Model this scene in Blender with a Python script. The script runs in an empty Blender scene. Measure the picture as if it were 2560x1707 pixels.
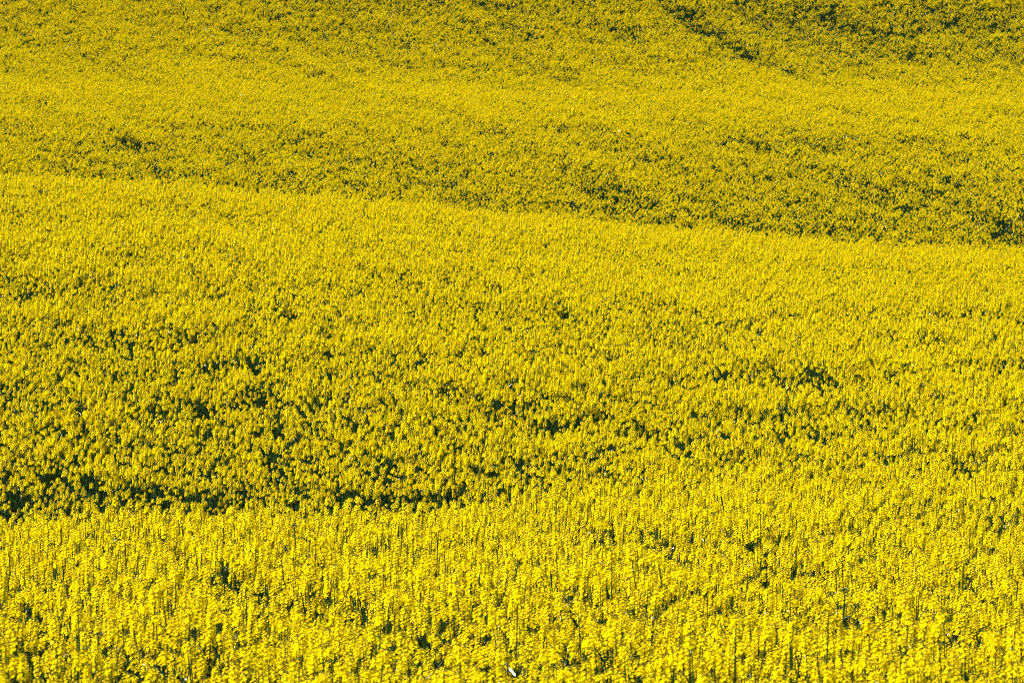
import bpy, math, random
import numpy as np
from mathutils import Vector, Matrix, Euler

random.seed(7)
rng = np.random.default_rng(11)
scene = bpy.context.scene
COL = scene.collection
R = math.radians

# ------------------------------------------------------------------ camera, sky, sun, exposure
LENS = 135.0
FPX = 2560 * LENS / 36.0            # focal length in pixels of the 2560 px wide photograph
PITCH = R(6.0)                      # the lens looks down this much
CAM_Z = 6.6
cam = bpy.data.cameras.new('camera')
cam.lens = LENS; cam.sensor_width = 36.0
cam.clip_start = 0.1; cam.clip_end = 3000
cam.dof.use_dof = True
cam.dof.focus_distance = 40.0
cam.dof.aperture_fstop = 9.0
cam_ob = bpy.data.objects.new('camera', cam); COL.objects.link(cam_ob)
cam_ob.location = (0, 0, CAM_Z)
cam_ob.rotation_euler = (math.pi / 2 - PITCH, 0, 0)
scene.camera = cam_ob

SUN_AZ, SUN_EL = R(-108), R(50)      # azimuth clockwise from +Y (into the picture)
world = bpy.data.worlds.new('World'); scene.world = world; world.use_nodes = True
nt = world.node_tree
sky = nt.nodes.new('ShaderNodeTexSky'); sky.sky_type = 'NISHITA'; sky.sun_disc = False
sky.sun_elevation = SUN_EL; sky.sun_rotation = SUN_AZ % (2 * math.pi)
nt.links.new(sky.outputs[0], nt.nodes['Background'].inputs[0])
nt.nodes['Background'].inputs[1].default_value = 0.05
sun = bpy.data.lights.new('sun', 'SUN'); sun.energy = 5.0; sun.angle = R(0.5); sun.color = (1.0, 0.95, 0.86)
sun_ob = bpy.data.objects.new('sun', sun); COL.objects.link(sun_ob)
sdir = Vector((math.sin(SUN_AZ) * math.cos(SUN_EL), math.cos(SUN_AZ) * math.cos(SUN_EL), math.sin(SUN_EL)))
sun_ob.rotation_euler = sdir.to_track_quat('Z', 'Y').to_euler()
sun_ob.location = sdir * 60

scene.view_settings.view_transform = 'Standard'
scene.view_settings.look = 'None'
scene.view_settings.gamma = 1.0
scene.view_settings.use_curve_mapping = False
scene.view_settings.exposure = 1.36
scene.render.engine = 'CYCLES'
cy = scene.cycles
cy.max_bounces = 6; cy.diffuse_bounces = 3; cy.transmission_bounces = 4; cy.glossy_bounces = 2
cy.use_denoising = False
cy.caustics_reflective = False; cy.caustics_refractive = False
cy.sample_clamp_indirect = 4.0
cy.use_adaptive_sampling = False
cy.filter_width = 1.0

# ------------------------------------------------------------------ terrain
CROP = 1.28                          # usual height of the crop above the soil
# distance of the crop surface -> photo row where it is seen, for three directions of view
TAB = {
 -1: [(0.5, 0), (17, 1795), (19, 1700), (24, 1505), (30, 1392), (34.5, 1340), (37, 1334), (40, 1356), (42, 1346), (44, 1285), (46, 1205),
      (49, 1100), (53, 965), (62, 765), (74, 605), (86, 515), (97, 460), (104, 452), (110, 464), (114, 452), (119, 400), (127, 326),
      (135, 274), (147, 230), (158, 192), (167, 150), (176, 92), (186, 15), (196, -60), (215, -150), (260, -225), (400, -250), (700, -255)],
  0: [(0.5, 0), (17, 1795), (19, 1700), (24, 1512), (30, 1388), (36, 1306), (38.5, 1292), (41, 1296), (43, 1278), (44.5, 1246), (46, 1203),
      (49, 1108), (53, 985), (62, 812), (74, 677), (86, 600), (97, 558), (104, 549), (110, 558), (115, 540), (120, 477), (129, 376),
      (138, 300), (149, 252), (159, 221), (167, 184), (175, 126), (183, 45), (191, -45), (210, -145), (260, -220), (400, -250), (700, -255)],
  1: [(0.5, 0), (17, 1795), (19, 1700), (24, 1515), (30, 1385), (35, 1300), (39, 1232), (42, 1180), (46, 1108),
      (50, 1036), (55, 952), (62, 858), (74, 748), (86, 686), (97, 646), (104, 634), (110, 640), (115, 622), (121, 542), (130, 424),
      (140, 332), (151, 276), (161, 242), (168, 212), (175, 160), (182, 86), (190, -10), (208, -125), (260, -210), (400, -250), (700, -255)],
}
def pchip(xs, ys):
    xs = np.asarray(xs, float); ys = np.asarray(ys, float)
    h = np.diff(xs); d = np.diff(ys) / h
    m = np.zeros_like(ys); m[0] = d[0]; m[-1] = d[-1]
    for i in range(1, len(xs) - 1):
        if d[i-1] * d[i] > 0:
            w1 = 2*h[i] + h[i-1]; w2 = h[i] + 2*h[i-1]
            m[i] = (w1 + w2) / (w1/d[i-1] + w2/d[i])
    def f(x):
        x = np.clip(x, xs[0], xs[-1])
        i = np.clip(np.searchsorted(xs, x) - 1, 0, len(xs) - 2)
        t = (x - xs[i]) / h[i]
        return ((1 + 2*t)*(1-t)**2*ys[i] + t*(1-t)**2*h[i]*m[i] + t*t*(3-2*t)*ys[i+1] + t*t*(t-1)*h[i]*m[i+1])
    return f
def row_to_z(D, v):
    return CAM_Z - D * np.tan(PITCH + (np.asarray(v) - 853.5) / FPX)
PROF = {}
for k, tab in TAB.items():
    ds = [a for a, _ in tab]
    zs = [float(row_to_z(a, b)) - CROP for a, b in tab]
    zs[0] = CAM_Z - 1.65                                     # the photographer stands on the bank
    PROF[k] = pchip(np.log(ds), zs)
AZH = math.atan(1280 / FPX)
def ground_z(x, y):
    x = np.asarray(x, float); y = np.asarray(y, float)
    D = np.sqrt(x*x + y*y) + 1e-6
    s = np.clip(np.arctan2(x, np.maximum(y, 1e-3)) / AZH, -2.0, 2.0)
    L = np.log(D)
    a, b, c = PROF[-1](L), PROF[0](L), PROF[1](L)
    s2 = np.tanh(s * 0.9) / math.tanh(0.9)                   # soft levelling off outside the view
    return b + s2 * (c - a) / 2 + s2 * s2 * ((a + c) / 2 - b)

def hash2(i, j, k):
    n = (i * 374761393 + j * 668265263 + k * 974711) & 0x7fffffff
    n = ((n ^ (n >> 13)) * 1274126177) & 0x7fffffff
    n = (n ^ (n >> 16)) & 0xffff
    return n / 65535.0
def vnoise(x, y, k=0):                                        # smooth value noise in -1..1
    xi = np.floor(x).astype(np.int64); yi = np.floor(y).astype(np.int64)
    fx = x - xi; fy = y - yi
    fx = fx*fx*(3-2*fx); fy = fy*fy*(3-2*fy)
    a = hash2(xi, yi, k); b = hash2(xi+1, yi, k); c = hash2(xi, yi+1, k); d = hash2(xi+1, yi+1, k)
    return 2 * (a*(1-fx)*(1-fy) + b*fx*(1-fy) + c*(1-fx)*fy + d*fx*fy) - 1

# ------------------------------------------------------------------ materials
def new_mat(name):
    m = bpy.data.materials.new(name); m.use_nodes = True
    t = m.node_tree
    return m, t, t.nodes['Principled BSDF'], t.nodes['Material Output']
def leafy(name, cols, rough, spec, transl, tcol, scale=40.0):
    """a thin plant surface: colour varied from plant to plant and with fine mottling, part of the light passing through"""
    m, t, p, out = new_mat(name)
    oi = t.nodes.new('ShaderNodeObjectInfo')
    geo = t.nodes.new('ShaderNodeNewGeometry')
    rnd = t.nodes.new('ShaderNodeMath'); rnd.operation = 'MULTIPLY_ADD'
    t.links.new(geo.outputs['Random Per Island'], rnd.inputs[0]); rnd.inputs[1].default_value = 0.6
    sc = t.nodes.new('ShaderNodeMath'); sc.operation = 'MULTIPLY'; sc.inputs[1].default_value = 0.4
    t.links.new(oi.outputs['Random'], sc.inputs[0]); t.links.new(sc.outputs[0], rnd.inputs[2])
    ramp = t.nodes.new('ShaderNodeValToRGB')
    for i, (pos, c) in enumerate(cols):
        e = ramp.color_ramp.elements[i] if i < 2 else ramp.color_ramp.elements.new(pos)
        e.position = pos; e.color = (*c, 1)
    t.links.new(rnd.outputs[0], ramp.inputs[0])
    t.links.new(ramp.outputs[0], p.inputs['Base Color'])
    p.inputs['Roughness'].default_value = rough
    p.inputs['Specular IOR Level'].default_value = spec
    tr = t.nodes.new('ShaderNodeBsdfTranslucent')
    mixc = t.nodes.new('ShaderNodeMix'); mixc.data_type = 'RGBA'; mixc.blend_type = 'MULTIPLY'
    mixc.inputs[0].default_value = 1.0
    t.links.new(ramp.outputs[0], mixc.inputs[6]); mixc.inputs[7].default_value = (*tcol, 1)
    t.links.new(mixc.outputs[2], tr.inputs[0])
    mx = t.nodes.new('ShaderNodeMixShader'); mx.inputs[0].default_value = transl
    t.links.new(p.outputs[0], mx.inputs[1]); t.links.new(tr.outputs[0], mx.inputs[2])
    t.links.new(mx.outputs[0], out.inputs[0])
    return m
M_PETAL = leafy('petal', [(0.0, (0.62, 0.42, 0.0)), (1.0, (0.83, 0.72, 0.0)), (0.5, (0.80, 0.645, 0.0))], 0.8, 0.0, 0.36, (1, .95, 1))
M_ANTHER = leafy('anther', [(0.0, (0.55, 0.26, 0.004)), (1.0, (0.62, 0.40, 0.01))], 0.7, 0.1, 0.1, (1, 1, 1))
M_BUD = leafy('bud', [(0.0, (0.07, 0.10, 0.008)), (1.0, (0.25, 0.20, 0.005))], 0.5, 0.3, 0.15, (1, 1, 1))
M_STEM = leafy('stem', [(0.0, (0.010, 0.028, 0.005)), (1.0, (0.024, 0.05, 0.008))], 0.22, 0.22, 0.0, (1, 1, 1))
M_LEAF = leafy('leaf', [(0.0, (0.010, 0.034, 0.007)), (1.0, (0.022, 0.056, 0.010))], 0.25, 0.2, 0.1, (1.0, 1.0, 0.5))
MATS = [M_PETAL, M_ANTHER, M_BUD, M_STEM, M_LEAF]
PETAL, ANTHER, BUD, STEM, LEAF = range(5)

m, t, p, out = new_mat('soil')
tc = t.nodes.new('ShaderNodeTexCoord')
n1 = t.nodes.new('ShaderNodeTexNoise'); n1.inputs['Scale'].default_value = 3.0; n1.inputs['Detail'].default_value = 8
t.links.new(tc.outputs['Object'], n1.inputs['Vector'])
rp = t.nodes.new('ShaderNodeValToRGB')
rp.color_ramp.elements[0].position = 0.35; rp.color_ramp.elements[0].color = (0.028, 0.024, 0.012, 1)
rp.color_ramp.elements[1].position = 0.7; rp.color_ramp.elements[1].color = (0.022, 0.04, 0.010, 1)
t.links.new(n1.outputs['Fac'], rp.inputs[0]); t.links.new(rp.outputs[0], p.inputs['Base Color'])
p.inputs['Roughness'].default_value = 0.95; p.inputs['Specular IOR Level'].default_value = 0.0
bp = t.nodes.new('ShaderNodeBump'); bp.inputs['Strength'].default_value = 0.6; bp.inputs['Distance'].default_value = 0.05
t.links.new(n1.outputs['Fac'], bp.inputs['Height']); t.links.new(bp.outputs[0], p.inputs['Normal'])
M_SOIL = m

# ------------------------------------------------------------------ the ground
def build_ground():
    ds = np.concatenate([[0.0], np.geomspace(0.6, 14, 24), np.arange(14.5, 60, 0.4), np.arange(60.5, 260, 1.0), np.geomspace(262, 1500, 40)])
    az = np.concatenate([np.linspace(-180, -14, 34)[:-1], np.linspace(-14, 14, 57), np.linspace(14, 180, 34)[1:-1]])
    A, Dm = np.meshgrid(np.radians(az), ds)
    X = Dm * np.sin(A); Y = Dm * np.cos(A)
    na, nd = len(az), len(ds)
    # behind the photographer the bank just goes on level
    Z = ground_z(X, Y)
    back = np.clip((np.abs(A) - R(60)) / R(60), 0, 1); back = back*back*(3-2*back)
    Z = Z * (1 - back) + (CAM_Z - 1.65) * back
    verts = np.stack([X, Y, Z], -1).reshape(-1, 3)
    faces = []
    for i in range(nd - 1):
        for j in range(na):
            k = (j + 1) % na
            if i == 0:
                faces.append((0 * na + j, (i+1)*na + k, (i+1)*na + j)[::-1])
            else:
                faces.append((i*na + j, i*na + k, (i+1)*na + k, (i+1)*na + j)[::-1])
    me = bpy.data.meshes.new('field_ground')
    me.from_pydata(verts.tolist(), [], faces)
    me.polygons.foreach_set('use_smooth', [True] * len(me.polygons))
    me.materials.append(M_SOIL); me.update()
    ob = bpy.data.objects.new('field_ground', me); COL.objects.link(ob)
    ob['kind'] = 'structure'; ob['label'] = 'dark soil of the rolling field under the flowering crop'
    return ob
build_ground()

# ------------------------------------------------------------------ shapes of a rapeseed plant
class MB:
    def __init__(s): s.v = []; s.f = []; s.m = []
    def add(s, vs, fs, mat, M=None):
        o = len(s.v)
        s.v.extend([(M @ Vector(v)) if M is not None else Vector(v) for v in vs])
        s.f.extend([tuple(i + o for i in f) for f in fs]); s.m.extend([mat] * len(fs))
    def merge(s, b, M=None):
        o = len(s.v)
        s.v.extend([(M @ v) if M is not None else v.copy() for v in b.v])
        s.f.extend([tuple(i + o for i in f) for f in b.f]); s.m.extend(b.m)
    def mesh(s, name):
        me = bpy.data.meshes.new(name)
        me.from_pydata([tuple(v) for v in s.v], [], s.f)
        used = sorted(set(s.m)); mp = {u: i for i, u in enumerate(used)}
        for u in used: me.materials.append(MATS[u])
        me.polygons.foreach_set('material_index', [mp[i] for i in s.m])
        me.update()
        return me

def frame(loc, zdir, spin=0.0, scale=1.0):
    q = Vector(zdir).to_track_quat('Z', 'Y').to_matrix().to_4x4()
    return Matrix.Translation(loc) @ q @ Matrix.Rotation(spin, 4, 'Z') @ Matrix.Scale(scale, 4)

def tube(b, pts, r0, r1, n, mat):
    base = len(b.v); k = len(pts)
    for i, p in enumerate(pts):
        d = (pts[min(i+1, k-1)] - pts[max(i-1, 0)]).normalized()
        q = d.to_track_quat('Z', 'Y'); r = r0 + (r1 - r0) * i / (k - 1)
        for j in range(n):
            a = 2 * math.pi * j / n
            b.v.append(p + q @ Vector((r*math.cos(a), r*math.sin(a), 0)))
    for i in range(k - 1):
        for j in range(n):
            b.f.append((base+i*n+j, base+i*n+(j+1) % n, base+(i+1)*n+(j+1) % n, base+(i+1)*n+j)); b.m.append(mat)
    b.f.append(tuple(base + (k-1)*n + j for j in range(n))); b.m.append(mat)

def flower(b, M, rd, opening):
    """four rounded petals round a small tuft of anthers"""
    for q in range(4):
        a = q * math.pi / 2 + rd.uniform(-.12, .12)
        lift = opening + rd.uniform(-.15, .15)
        L = 0.0098 * rd.uniform(.88, 1.1); W = 0.0044 * rd.uniform(.9, 1.15)
        z1 = .55 * L * math.sin(lift); z2 = L * math.sin(lift * .55); cx = math.cos(lift * .7)
        vs = [(.0010, 0, 0), (.55*L*cx, -W*.9, z1), (.9*L*cx, -W*.62, z2), (L*cx, 0, z2*.96), (.9*L*cx, W*.62, z2), (.55*L*cx, W*.9, z1)]
        b.add(vs, [(0, 1, 5), (1, 2, 3, 4, 5)], PETAL, M @ Matrix.Rotation(a, 4, 'Z'))
    b.add([(.0012, 0, .0005), (-.0006, .001, .0005), (-.0006, -.001, .0005), (0, 0, .0048)], [(0, 1, 3), (1, 2, 3), (2, 0, 3)], ANTHER, M)

def octa(b, c, d, r, l, mat):
    M = frame(c, d)
    b.add([(r, 0, 0), (0, r, 0), (-r, 0, 0), (0, -r, 0), (0, 0, l), (0, 0, -l)],
          [(0, 1, 4), (1, 2, 4), (2, 3, 4), (3, 0, 4), (1, 0, 5), (2, 1, 5), (3, 2, 5), (0, 3, 5)], mat, M)

def make_raceme(seed, L, n, npod):
    """returns (flower part, bud cluster, pods) with the base of the flowering length at the origin"""
    rd = random.Random(seed)
    fl, bd, pd = MB(), MB(), MB()
    tube(fl, [Vector((0, 0, -.10)), Vector((0, 0, 0)), Vector((0, 0, L))], .0023, .0011, 4, STEM)
    for i in range(n):
        tt = (i + rd.uniform(-.3, .3)) / n; tt = min(max(tt, 0), 1)
        a = i * 2.39996 + rd.uniform(-.3, .3)
        out_ = .0205 * (1 - .55 * tt ** 2.2) * rd.uniform(.82, 1.15)
        up = math.radians(62 - 48 * tt + rd.uniform(-14, 14))
        d = Vector((math.sin(up)*math.cos(a), math.sin(up)*math.sin(a), math.cos(up)))
        c = Vector((out_*math.cos(a), out_*math.sin(a), tt * L + .010 * (1 - tt)))
        base = Vector((0, 0, tt * L * .93 - .004))
        s = Vector((-math.sin(a), math.cos(a), 0)) * .0006
        fl.add([base - s, base + s, c + s, c - s], [(0, 1, 2, 3)], STEM)
        flower(fl, frame(c, d, rd.uniform(0, 6.28), 1.0 if tt < .8 else .85), rd, .35 + .55 * tt)
    for i in range(9):
        a = i * 2.39996; rr = .0026 * math.sqrt(i + .3)
        d = Vector((math.cos(a) * rr * 60, math.sin(a) * rr * 60, 1)).normalized()
        octa(bd, Vector((rr*math.cos(a), rr*math.sin(a), L + .006 - rr * .5)), d, .0019, .0042, BUD)
    for i in range(npod):
        a = i * 2.39996 + rd.uniform(-.4, .4); z = -rd.uniform(.006, .085)
        o = Vector((0, 0, z)); l = rd.uniform(.022, .042) * (.7 + -z * 6)
        e = rd.uniform(.5, .95)
        tip = o + Vector((math.cos(a)*math.sin(e), math.sin(a)*math.sin(e), math.cos(e))) * l
        tube(pd, [o, o.lerp(tip, .5) + Vector((0, 0, -.002)), tip], .0008, .0011, 3, STEM)
    return fl, bd, pd

def make_leaf(seed, L, W):
    rd = random.Random(seed); b = MB(); n = 6
    droop = rd.uniform(.5, 1.3); wav = rd.uniform(0, 6)
    vs, fs = [], []
    for i in range(n + 1):
        s = i / n
        x = L * (s - .12 * droop * s * s); z = L * (.35 * s - .42 * droop * s * s)
        w = W * (math.sin(math.pi * min(1, (s * .92 + .08))) ** .7) * (1 - .25 * s) + .001
        o = .12 * W * math.sin(wav + s * 9)
        vs += [(x, -w, z + .25 * w + o), (x, 0, z), (x, w, z + .25 * w - o)]
    for i in range(n):
        k = i * 3
        fs += [(k, k+3, k+4, k+1), (k+1, k+4, k+5, k+2)]
    b.add(vs, fs, LEAF)
    return b

RAC = [make_raceme(100 + i, L, n, np_) for i, (L, n, np_) in enumerate([
    (.058, 18, 3), (.080, 23, 4), (.045, 15, 3), (.098, 27, 5), (.068, 20, 4), (.040, 14, 1), (.088, 24, 5), (.055, 18, 3)])]
LEAVES = [make_leaf(50, .16, .028), make_leaf(51, .11, .018), make_leaf(52, .075, .012), make_leaf(53, .21, .042)]

def plan_plant(seed, kind='flowering'):
    """stem tubes, raceme and leaf placements of one plant, 1.28 m tall at scale 1"""
    rd = random.Random(seed)
    H = 1.28
    stem = MB(); racs, leaves = [], []
    lean = Vector((rd.uniform(-.06, .06), rd.uniform(-.06, .06), 0))
    def spine(t): return Vector((lean.x * t * t + .01 * math.sin(t*5 + seed), lean.y * t * t + .01 * math.cos(t*4 + seed), H * t))
    tip_t = .94 if kind == 'flowering' else 1.02
    tube(stem, [spine(tip_t * i / 7) for i in range(8)], .0078, .0026, 5, STEM)
    top = spine(tip_t); racs.append((top, (spine(tip_t) - spine(tip_t - .05)).normalized(), rd.uniform(0, 6.28), rd.randrange(len(RAC)), 1.12))
    nb = rd.randint(6, 8) if kind == 'flowering' else rd.randint(3, 4)
    for i in range(nb):
        t0 = .50 + .36 * i / nb + rd.uniform(-.02, .02)
        a = i * 2.39996 + rd.uniform(-.5, .5)
        o = spine(t0)
        reach = rd.uniform(.05, .17) if kind == 'flowering' else rd.uniform(.04, .16)
        zt = H * (rd.uniform(.87, .98) if rd.random() > .15 else rd.uniform(.98, 1.04)) - reach * .15
        if kind != 'flowering': zt = H * (rd.uniform(.84, .92) if i else rd.uniform(.92, 1.0))
        d = Vector((math.cos(a), math.sin(a), 0))
        e = o + d * reach + Vector((0, 0, zt - o.z))
        m1 = o + d * reach * .55 + Vector((0, 0, (zt - o.z) * .30))
        m2 = o + d * reach * .90 + Vector((0, 0, (zt - o.z) * .68))
        pts = [o, o.lerp(m1, .5) + Vector((0, 0, -.004)), m1, m2, e]
        tube(stem, pts, .0042, .0024, 4, STEM)
        racs.append((e, (e - m2).normalized() + Vector((0, 0, .5)), rd.uniform(0, 6.28), rd.randrange(len(RAC)), rd.uniform(.75, 1.12)))
        leaves.append((o, a + rd.uniform(-.3, .3), rd.choice([1, 2, 2]), rd.uniform(.8, 1.3)))
    for i in range(5):
        t0 = .12 + .085 * i
        leaves.append((spine(t0), i * 2.4 + rd.uniform(-.3, .3), 0 if i > 2 else 3, rd.uniform(.8, 1.2)))
    return stem, racs, leaves

def rac_matrix(r):
    loc, d, spin, k, s = r
    return frame(loc, d, spin, s)
def leaf_matrix(l):
    loc, a, k, s = l
    return Matrix.Translation(loc) @ Matrix.Rotation(a, 4, 'Z') @ Matrix.Scale(s, 4)

NORM, TALL = 9, 4
NVAR = NORM + TALL
PLANS = [plan_plant(200 + i) for i in range(NORM)] + [plan_plant(300 + i, 'tall') for i in range(TALL)]
ME_STEM = [pl[0].mesh('plant_stem') for pl in PLANS]
ME_RAC = [r[0].mesh('raceme') for r in RAC]
ME_BUD = [r[1].mesh('bud_cluster') for r in RAC]
ME_POD = [r[2].mesh('young_pods') for r in RAC]
ME_LEAF = [l.mesh('leaf') for l in LEAVES]

# ------------------------------------------------------------------ where the plants stand
TR = Vector((0.26, -0.965))                       # direction of the drill rows and tramlines across the field
def rows_uv(x, y):
    return x * TR.x + y * TR.y, x * -TR.y + y * TR.x   # along, across
def pix_world(px, py, side=None):
    """crop surface point seen at a photo pixel (the far side of a crest is skipped)"""
    az = math.atan((px - 1280) / FPX)
    D = np.linspace(17, 260, 4000)
    x = D * math.sin(az); y = D * math.cos(az)
    z = ground_z(x, y) + CROP
    row = 853.5 + FPX * np.tan(np.arctan2(CAM_Z - z, D) - PITCH)
    i = np.argmax(row <= py)
    return x[i], y[i], D[i]
# thin, stunted or laid patches: photo pixel, half length along, half width (metres), strength
THIN = [(180, 715, 1.0, 1.2, .9), (300, 690, .8, .8, .6), (850, 720, 1.0, 1.6, .5), (1680, 850, .9, .7, .9), (1960, 950, 1.6, 1.6, .55), (2050, 1040, .7, 1.3, .8),
        (1990, 1080, .5, .6, .6), (2280, 1080, .8, .6, .6), (2440, 780, 2.4, 3.0, .6), (1560, 800, 2.2, 2.5, .45), (60, 1010, 1.0, .8, .5),
        (640, 1000, .8, 1.0, .5), (1000, 1240, 1.0, 1.3, .8), (1270, 1255, .8, 1.2, .8), (1400, 1285, .5, .7, .7), (260, 1270, 1.0, .9, 1.0), (60, 1265, 1.2, .8, 1.0),
        (450, 1285, .6, .7, .8), (40, 1220, .8, .6, .6), (2300, 1310, .5, .5, .6), (1860, 1400, .35, .4, .7), (1710, 1060, .5, .5, .6),
        (1560, 500, 4.5, 1.4, .8), (1800, 540, 5, 1.2, .5), (2050, 560, 4, 1.2, .5), (2250, 480, 4, 2.5, .45), (2000, 350, 4, 2.5, .5), (2200, 620, 2.5, 1.0, .6), (2520, 570, 3, 1.5, .7),
        (480, 470, 2.0, 2.0, .8), (250, 440, 3.0, 1.8, .7), (560, 480, 1.5, 1.8, .7), (1180, 540, 2, 2, .6), (1300, 565, 2, 2, .5), (850, 390, 3, 1.8, .45), (330, 350, 4.5, .55, .9), (200, 385, 3.5, .8, .7), (400, 420, 3.5, .5, .8),
        (1720, 55, 5.5, .8, 1.0), (1850, 130, 5.0, .7, .8), (1560, 80, 4, .8, .5), (2100, 60, 5, 1.2, .6), (2230, 100, 6, 2.0, .6), (1300, 60, 5, 2.0, .35), (2450, 40, 7, 4.0, .35), (1950, 40, 5, 3, .4)]
THIN_W = [(*pix_world(a, b)[:2], l, w, s) for a, b, l, w, s in THIN]

def crop_state(x, y):
    """relative height of the crop and chance that a plant stands there"""
    u, w = rows_uv(x, y)
    D = np.sqrt(x*x + y*y)
    h = 1 + .055 * vnoise(x/2.3, y/2.3, 1) + .05 * vnoise(x/7, y/7, 2) + .05 * vnoise(x/.75, y/.75, 3) + .05 * vnoise(x/.33, y/.33, 15) + (.05 + .03 * np.clip((D - 105) / 20, 0, 1)) * vnoise(u/16, w/1.3, 4) + .04 * vnoise(u/25, w/.7, 5)
    dens = np.full_like(x, .92)
    g = .8 * vnoise(x/.9, y/.9, 6) + .8 * vnoise(x/.35, y/.35, 7) + .5 * vnoise(u/9, w/1.1, 8)
    dens -= np.clip((g - .7) * .7, 0, .55)
    # tramlines: two wheel tracks every 21 m
    q = np.mod(w + 6.5, 21.0)
    for c in (9.6, 11.4):
        k = np.clip(1 - np.abs(q - c - .12 * vnoise(u/6, w*0, 9)) / .34, 0, 1)
        fade = .55 + .45 * vnoise(u/11, w*0, 10)
        h -= .16 * k * fade; dens -= .6 * k * fade
    # the foot of the near slope, just behind the front rise: the crop is gappy there, most of all on the left
    s_ = np.arctan2(x, y) / AZH
    k = np.clip(1 - np.abs(D - 44.0 - .6 * vnoise(x/1.5, y*0, 13)) / 3.0, 0, .6) / .6 * np.clip((.3 - s_) / .8, 0, 1)
    k = k * np.clip(.8 + .6 * vnoise(x/.6, y/.6, 14), 0, 1)
    h -= .05 * k; dens -= .60 * k
    for px, py, l, wd, s in THIN_W:
        uu, ww = rows_uv(px, py)
        du, dw = (u - uu) / l, (w - ww) / wd
        r = np.sqrt(du*du + dw*dw) + .45 * vnoise(x*1.3, y*1.3, 12)
        k = np.clip(1.15 - r, 0, 1); k = k * k * (3 - 2*k)
        h -= .15 * s * k; dens -= .52 * s * k
    return np.clip(h, .55, 1.2), np.clip(dens, .18, 1)

SP = 0.215                                        # plant spacing, metres
def candidate_points():
    half = R(10.2)
    y = np.arange(15.5, 200, SP)
    out = []
    for row in y:
        xm = row * math.tan(half) + .8
        xs = np.arange(-xm, xm, SP)
        out.append(np.stack([xs, np.full_like(xs, row)], 1))
    P = np.concatenate(out)
    P += rng.uniform(-.5, .5, P.shape) * SP * .95
    return P
P = candidate_points()
H, DEN = crop_state(P[:, 0], P[:, 1])
keep = rng.random(len(P)) < DEN
P, H = P[keep], H[keep]
PH = H * rng.normal(.97, .055, len(P)).clip(.80, 1.07)
tall = rng.random(len(P)) < .14
PH = np.where(tall, H * rng.uniform(1.0, 1.13, len(P)), PH)
PZ = ground_z(P[:, 0], P[:, 1])
VAR = np.where(tall, rng.integers(NORM, NVAR, len(P)), rng.integers(0, NORM, len(P)))
ROT = rng.uniform(0, 2 * math.pi, len(P))
TLX = rng.normal(0, .055, len(P)); TLY = rng.normal(0, .055, len(P))
DD = np.hypot(P[:, 0], P[:, 1])
top = PZ + 1.22 * PH
row = 853.5 + FPX * np.tan(np.arctan2(CAM_Z - top, P[:, 1]) - PITCH)
colpx = 1280 + FPX * P[:, 0] / P[:, 1]
inview = (row < 1690) & (row > 0) & (colpx > 5) & (colpx < 2555)
order = np.argsort(np.where(inview, DD, 1e9))
single = np.zeros(len(P), bool); single[order[:300]] = True

# ------------------------------------------------------------------ the 300 plants that show largest, one by one
def link(name, data, parent=None, mat=None):
    o = bpy.data.objects.new(name, data); COL.objects.link(o)
    if parent is not None: o.parent = parent
    if mat is not None: o.matrix_local = mat
    return o
def raceme_parts(parent, k, M):
    r = link('raceme', ME_RAC[k], parent, M)
    link('bud_cluster', ME_BUD[k], r)
    link('young_pods', ME_POD[k], r)['kind'] = 'stuff'   # thin pods of about a pixel
    return r
LAB = [('yellow flowering rapeseed plant standing upright in the front of the field', 'upright rapeseed plants in the front of the field'),
       ('tall rapeseed plant rising on a bare dark stem above its yellow neighbours', 'tall rapeseed plants rising above their neighbours'),
       ('low rapeseed plant with yellow heads sunk between taller neighbours', 'low rapeseed plants between taller ones'),
       ('rapeseed plant leaning sideways with yellow heads on slanting dark stems', 'leaning rapeseed plants')]
for i in np.nonzero(single)[0]:
    v = int(VAR[i]); stem, racs, leaves = PLANS[v]
    lean_ = math.hypot(TLX[i], TLY[i])
    c = 3 if lean_ > .12 else 1 if tall[i] else 2 if PH[i] < .90 else 0
    e = link('rapeseed_plant', None)
    e.empty_display_size = .05
    e.location = (P[i, 0], P[i, 1], PZ[i] - .004)
    e.rotation_euler = (TLX[i], TLY[i], ROT[i]); e.scale = (PH[i],) * 3
    e['label'], e['group'] = LAB[c]; e['category'] = 'plant'
    link('stem', ME_STEM[v], e)
    for r in racs: raceme_parts(e, r[3], rac_matrix(r))
    for l in leaves: link('leaf', ME_LEAF[l[2]], e, leaf_matrix(l))

# ------------------------------------------------------------------ green plants still in bud that stand out of the yellow
def green_head(seed):
    rd = random.Random(seed); b = MB()
    for i in range(26):
        a = i * 2.39996; rr = .0048 * math.sqrt(i + .3)
        d = Vector((math.cos(a) * rr * 40, math.sin(a) * rr * 40, 1)).normalized()
        c = Vector((rr*math.cos(a), rr*math.sin(a), .022 - rr * rr * 22 + rd.uniform(-.002, .002)))
        octa(b, c, d, .0026, .0060, LEAF)
        s = Vector((-math.sin(a), math.cos(a), 0)) * .0006
        b.add([-s, s, c + s, c - s], [(0, 1, 2, 3)], STEM)
    return b.mesh('bud_head')
ME_GH = [green_head(s) for s in (1, 2)]
GREEN = [(735, 1330, 3, 'dark green unopened rapeseed plant with four bud heads on forked stem'),
         (560, 1430, 1, 'green rapeseed plant in bud with two curved side shoots among yellow flowers'),
         (2125, 1478, 4, 'bushy green rapeseed plant in bud with five heads in the yellow crop'),
         (225, 1600, 2, 'slender green rapeseed plant with three small bud heads')]
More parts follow.
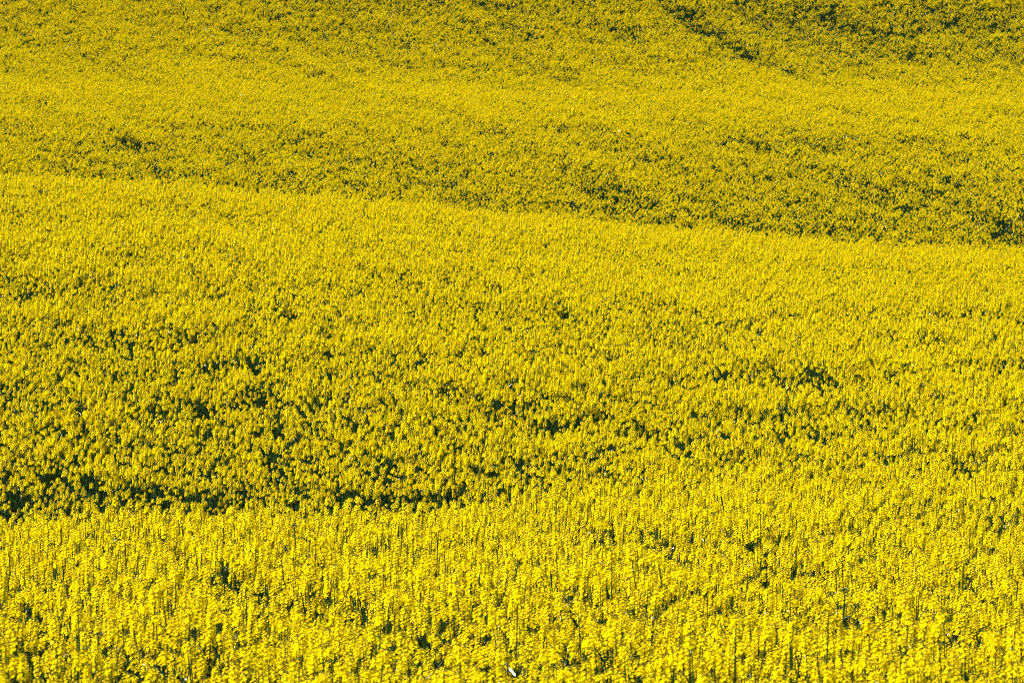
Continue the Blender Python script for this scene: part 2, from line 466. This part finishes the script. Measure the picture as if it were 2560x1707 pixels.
for gi, (px, py, nb, lab) in enumerate(GREEN):
    x, y, D = pix_world(px, py + 60)
    z = float(ground_z(x, y)); rd = random.Random(900 + gi)
    e = link('budding_rapeseed_plant', None); e.empty_display_size = .05
    e.location = (x, y, z - .004); e['label'] = lab; e['category'] = 'plant'
    st = MB(); hz = 1.28 * float(crop_state(np.array([x]), np.array([y]))[0][0]) + .20
    def sp(t): return Vector((.02 * math.sin(t * 4 + gi), 0, hz * t))
    tube(st, [sp(i / 7) for i in range(8)], .0090, .0048, 5, STEM)
    ends = [(sp(1), Vector((0, 0, 1)))]
    for i in range(nb):
        o = sp(.80 + .045 * i); sgn = -1 if i % 2 else 1
        d = Vector((sgn * rd.uniform(.05, .09), rd.uniform(-.03, .03), rd.uniform(.05, .08)))
        mid = o + Vector((d.x * .7, d.y * .7, d.z * .35))
        tube(st, [o, mid, o + d], .0038, .0022, 4, STEM); ends.append((o + d, Vector((d.x * .4, 0, d.z))))
    link('stem', st.mesh('plant_stem'), e)
    for k, (p_, d_) in enumerate(ends): link('bud_head', ME_GH[k % 2], e, frame(p_, d_, k, 1.25))
    for k in range(6):
        link('leaf', ME_LEAF[k % 3], e, leaf_matrix((sp(.35 + .1 * k), k * 2.4, 0, 1.0)))

# ------------------------------------------------------------------ all the others: one crop
src = bpy.data.collections.new('crop_shapes')      # not part of the scene: only the shapes the crop is made of
for v in range(NVAR):
    stem, racs, leaves = PLANS[v]
    b = MB(); b.merge(stem)
    for r in racs:
        M = rac_matrix(r)
        for part in RAC[r[3]]: b.merge(part, M)
    for l in leaves: b.merge(LEAVES[l[2]], leaf_matrix(l))
    o = bpy.data.objects.new('crop_shape_%02d' % v, b.mesh('crop_shape_%02d' % v)); src.objects.link(o)
rest = ~single
n = int(rest.sum())
me = bpy.data.meshes.new('rapeseed_crop'); me.vertices.add(n)
co = np.stack([P[rest, 0], P[rest, 1], PZ[rest] - .004], 1).astype(np.float32)
me.vertices.foreach_set('co', co.ravel())
a = me.attributes.new('pick', 'INT', 'POINT'); a.data.foreach_set('value', VAR[rest].astype(np.int32))
a = me.attributes.new('turn', 'FLOAT_VECTOR', 'POINT'); a.data.foreach_set('vector', np.stack([TLX[rest], TLY[rest], ROT[rest]], 1).astype(np.float32).ravel())
a = me.attributes.new('size', 'FLOAT', 'POINT'); a.data.foreach_set('value', PH[rest].astype(np.float32))
crop = link('rapeseed_crop', me)
crop['kind'] = 'stuff'; crop['label'] = 'dense yellow rapeseed crop in full bloom covering the rolling field'; crop['category'] = 'crop'
ng = bpy.data.node_groups.new('crop', 'GeometryNodeTree')
ng.interface.new_socket('Geometry', in_out='INPUT', socket_type='NodeSocketGeometry')
ng.interface.new_socket('Geometry', in_out='OUTPUT', socket_type='NodeSocketGeometry')
N = ng.nodes
gi_, go_ = N.new('NodeGroupInput'), N.new('NodeGroupOutput')
ip = N.new('GeometryNodeInstanceOnPoints'); ci = N.new('GeometryNodeCollectionInfo')
ci.inputs['Collection'].default_value = src; ci.inputs['Separate Children'].default_value = True; ci.inputs['Reset Children'].default_value = True
def named(nm, ty):
    q = N.new('GeometryNodeInputNamedAttribute'); q.data_type = ty; q.inputs['Name'].default_value = nm
    return q.outputs[0]
ng.links.new(gi_.outputs[0], ip.inputs['Points']); ng.links.new(ci.outputs[0], ip.inputs['Instance'])
ip.inputs['Pick Instance'].default_value = True
ng.links.new(named('pick', 'INT'), ip.inputs['Instance Index'])
er = N.new('FunctionNodeEulerToRotation'); ng.links.new(named('turn', 'FLOAT_VECTOR'), er.inputs[0])
ng.links.new(er.outputs[0], ip.inputs['Rotation']); ng.links.new(named('size', 'FLOAT'), ip.inputs['Scale'])
ng.links.new(ip.outputs[0], go_.inputs[0])
mod = crop.modifiers.new('crop', 'NODES'); mod.node_group = ng
print('plants in the crop', n)
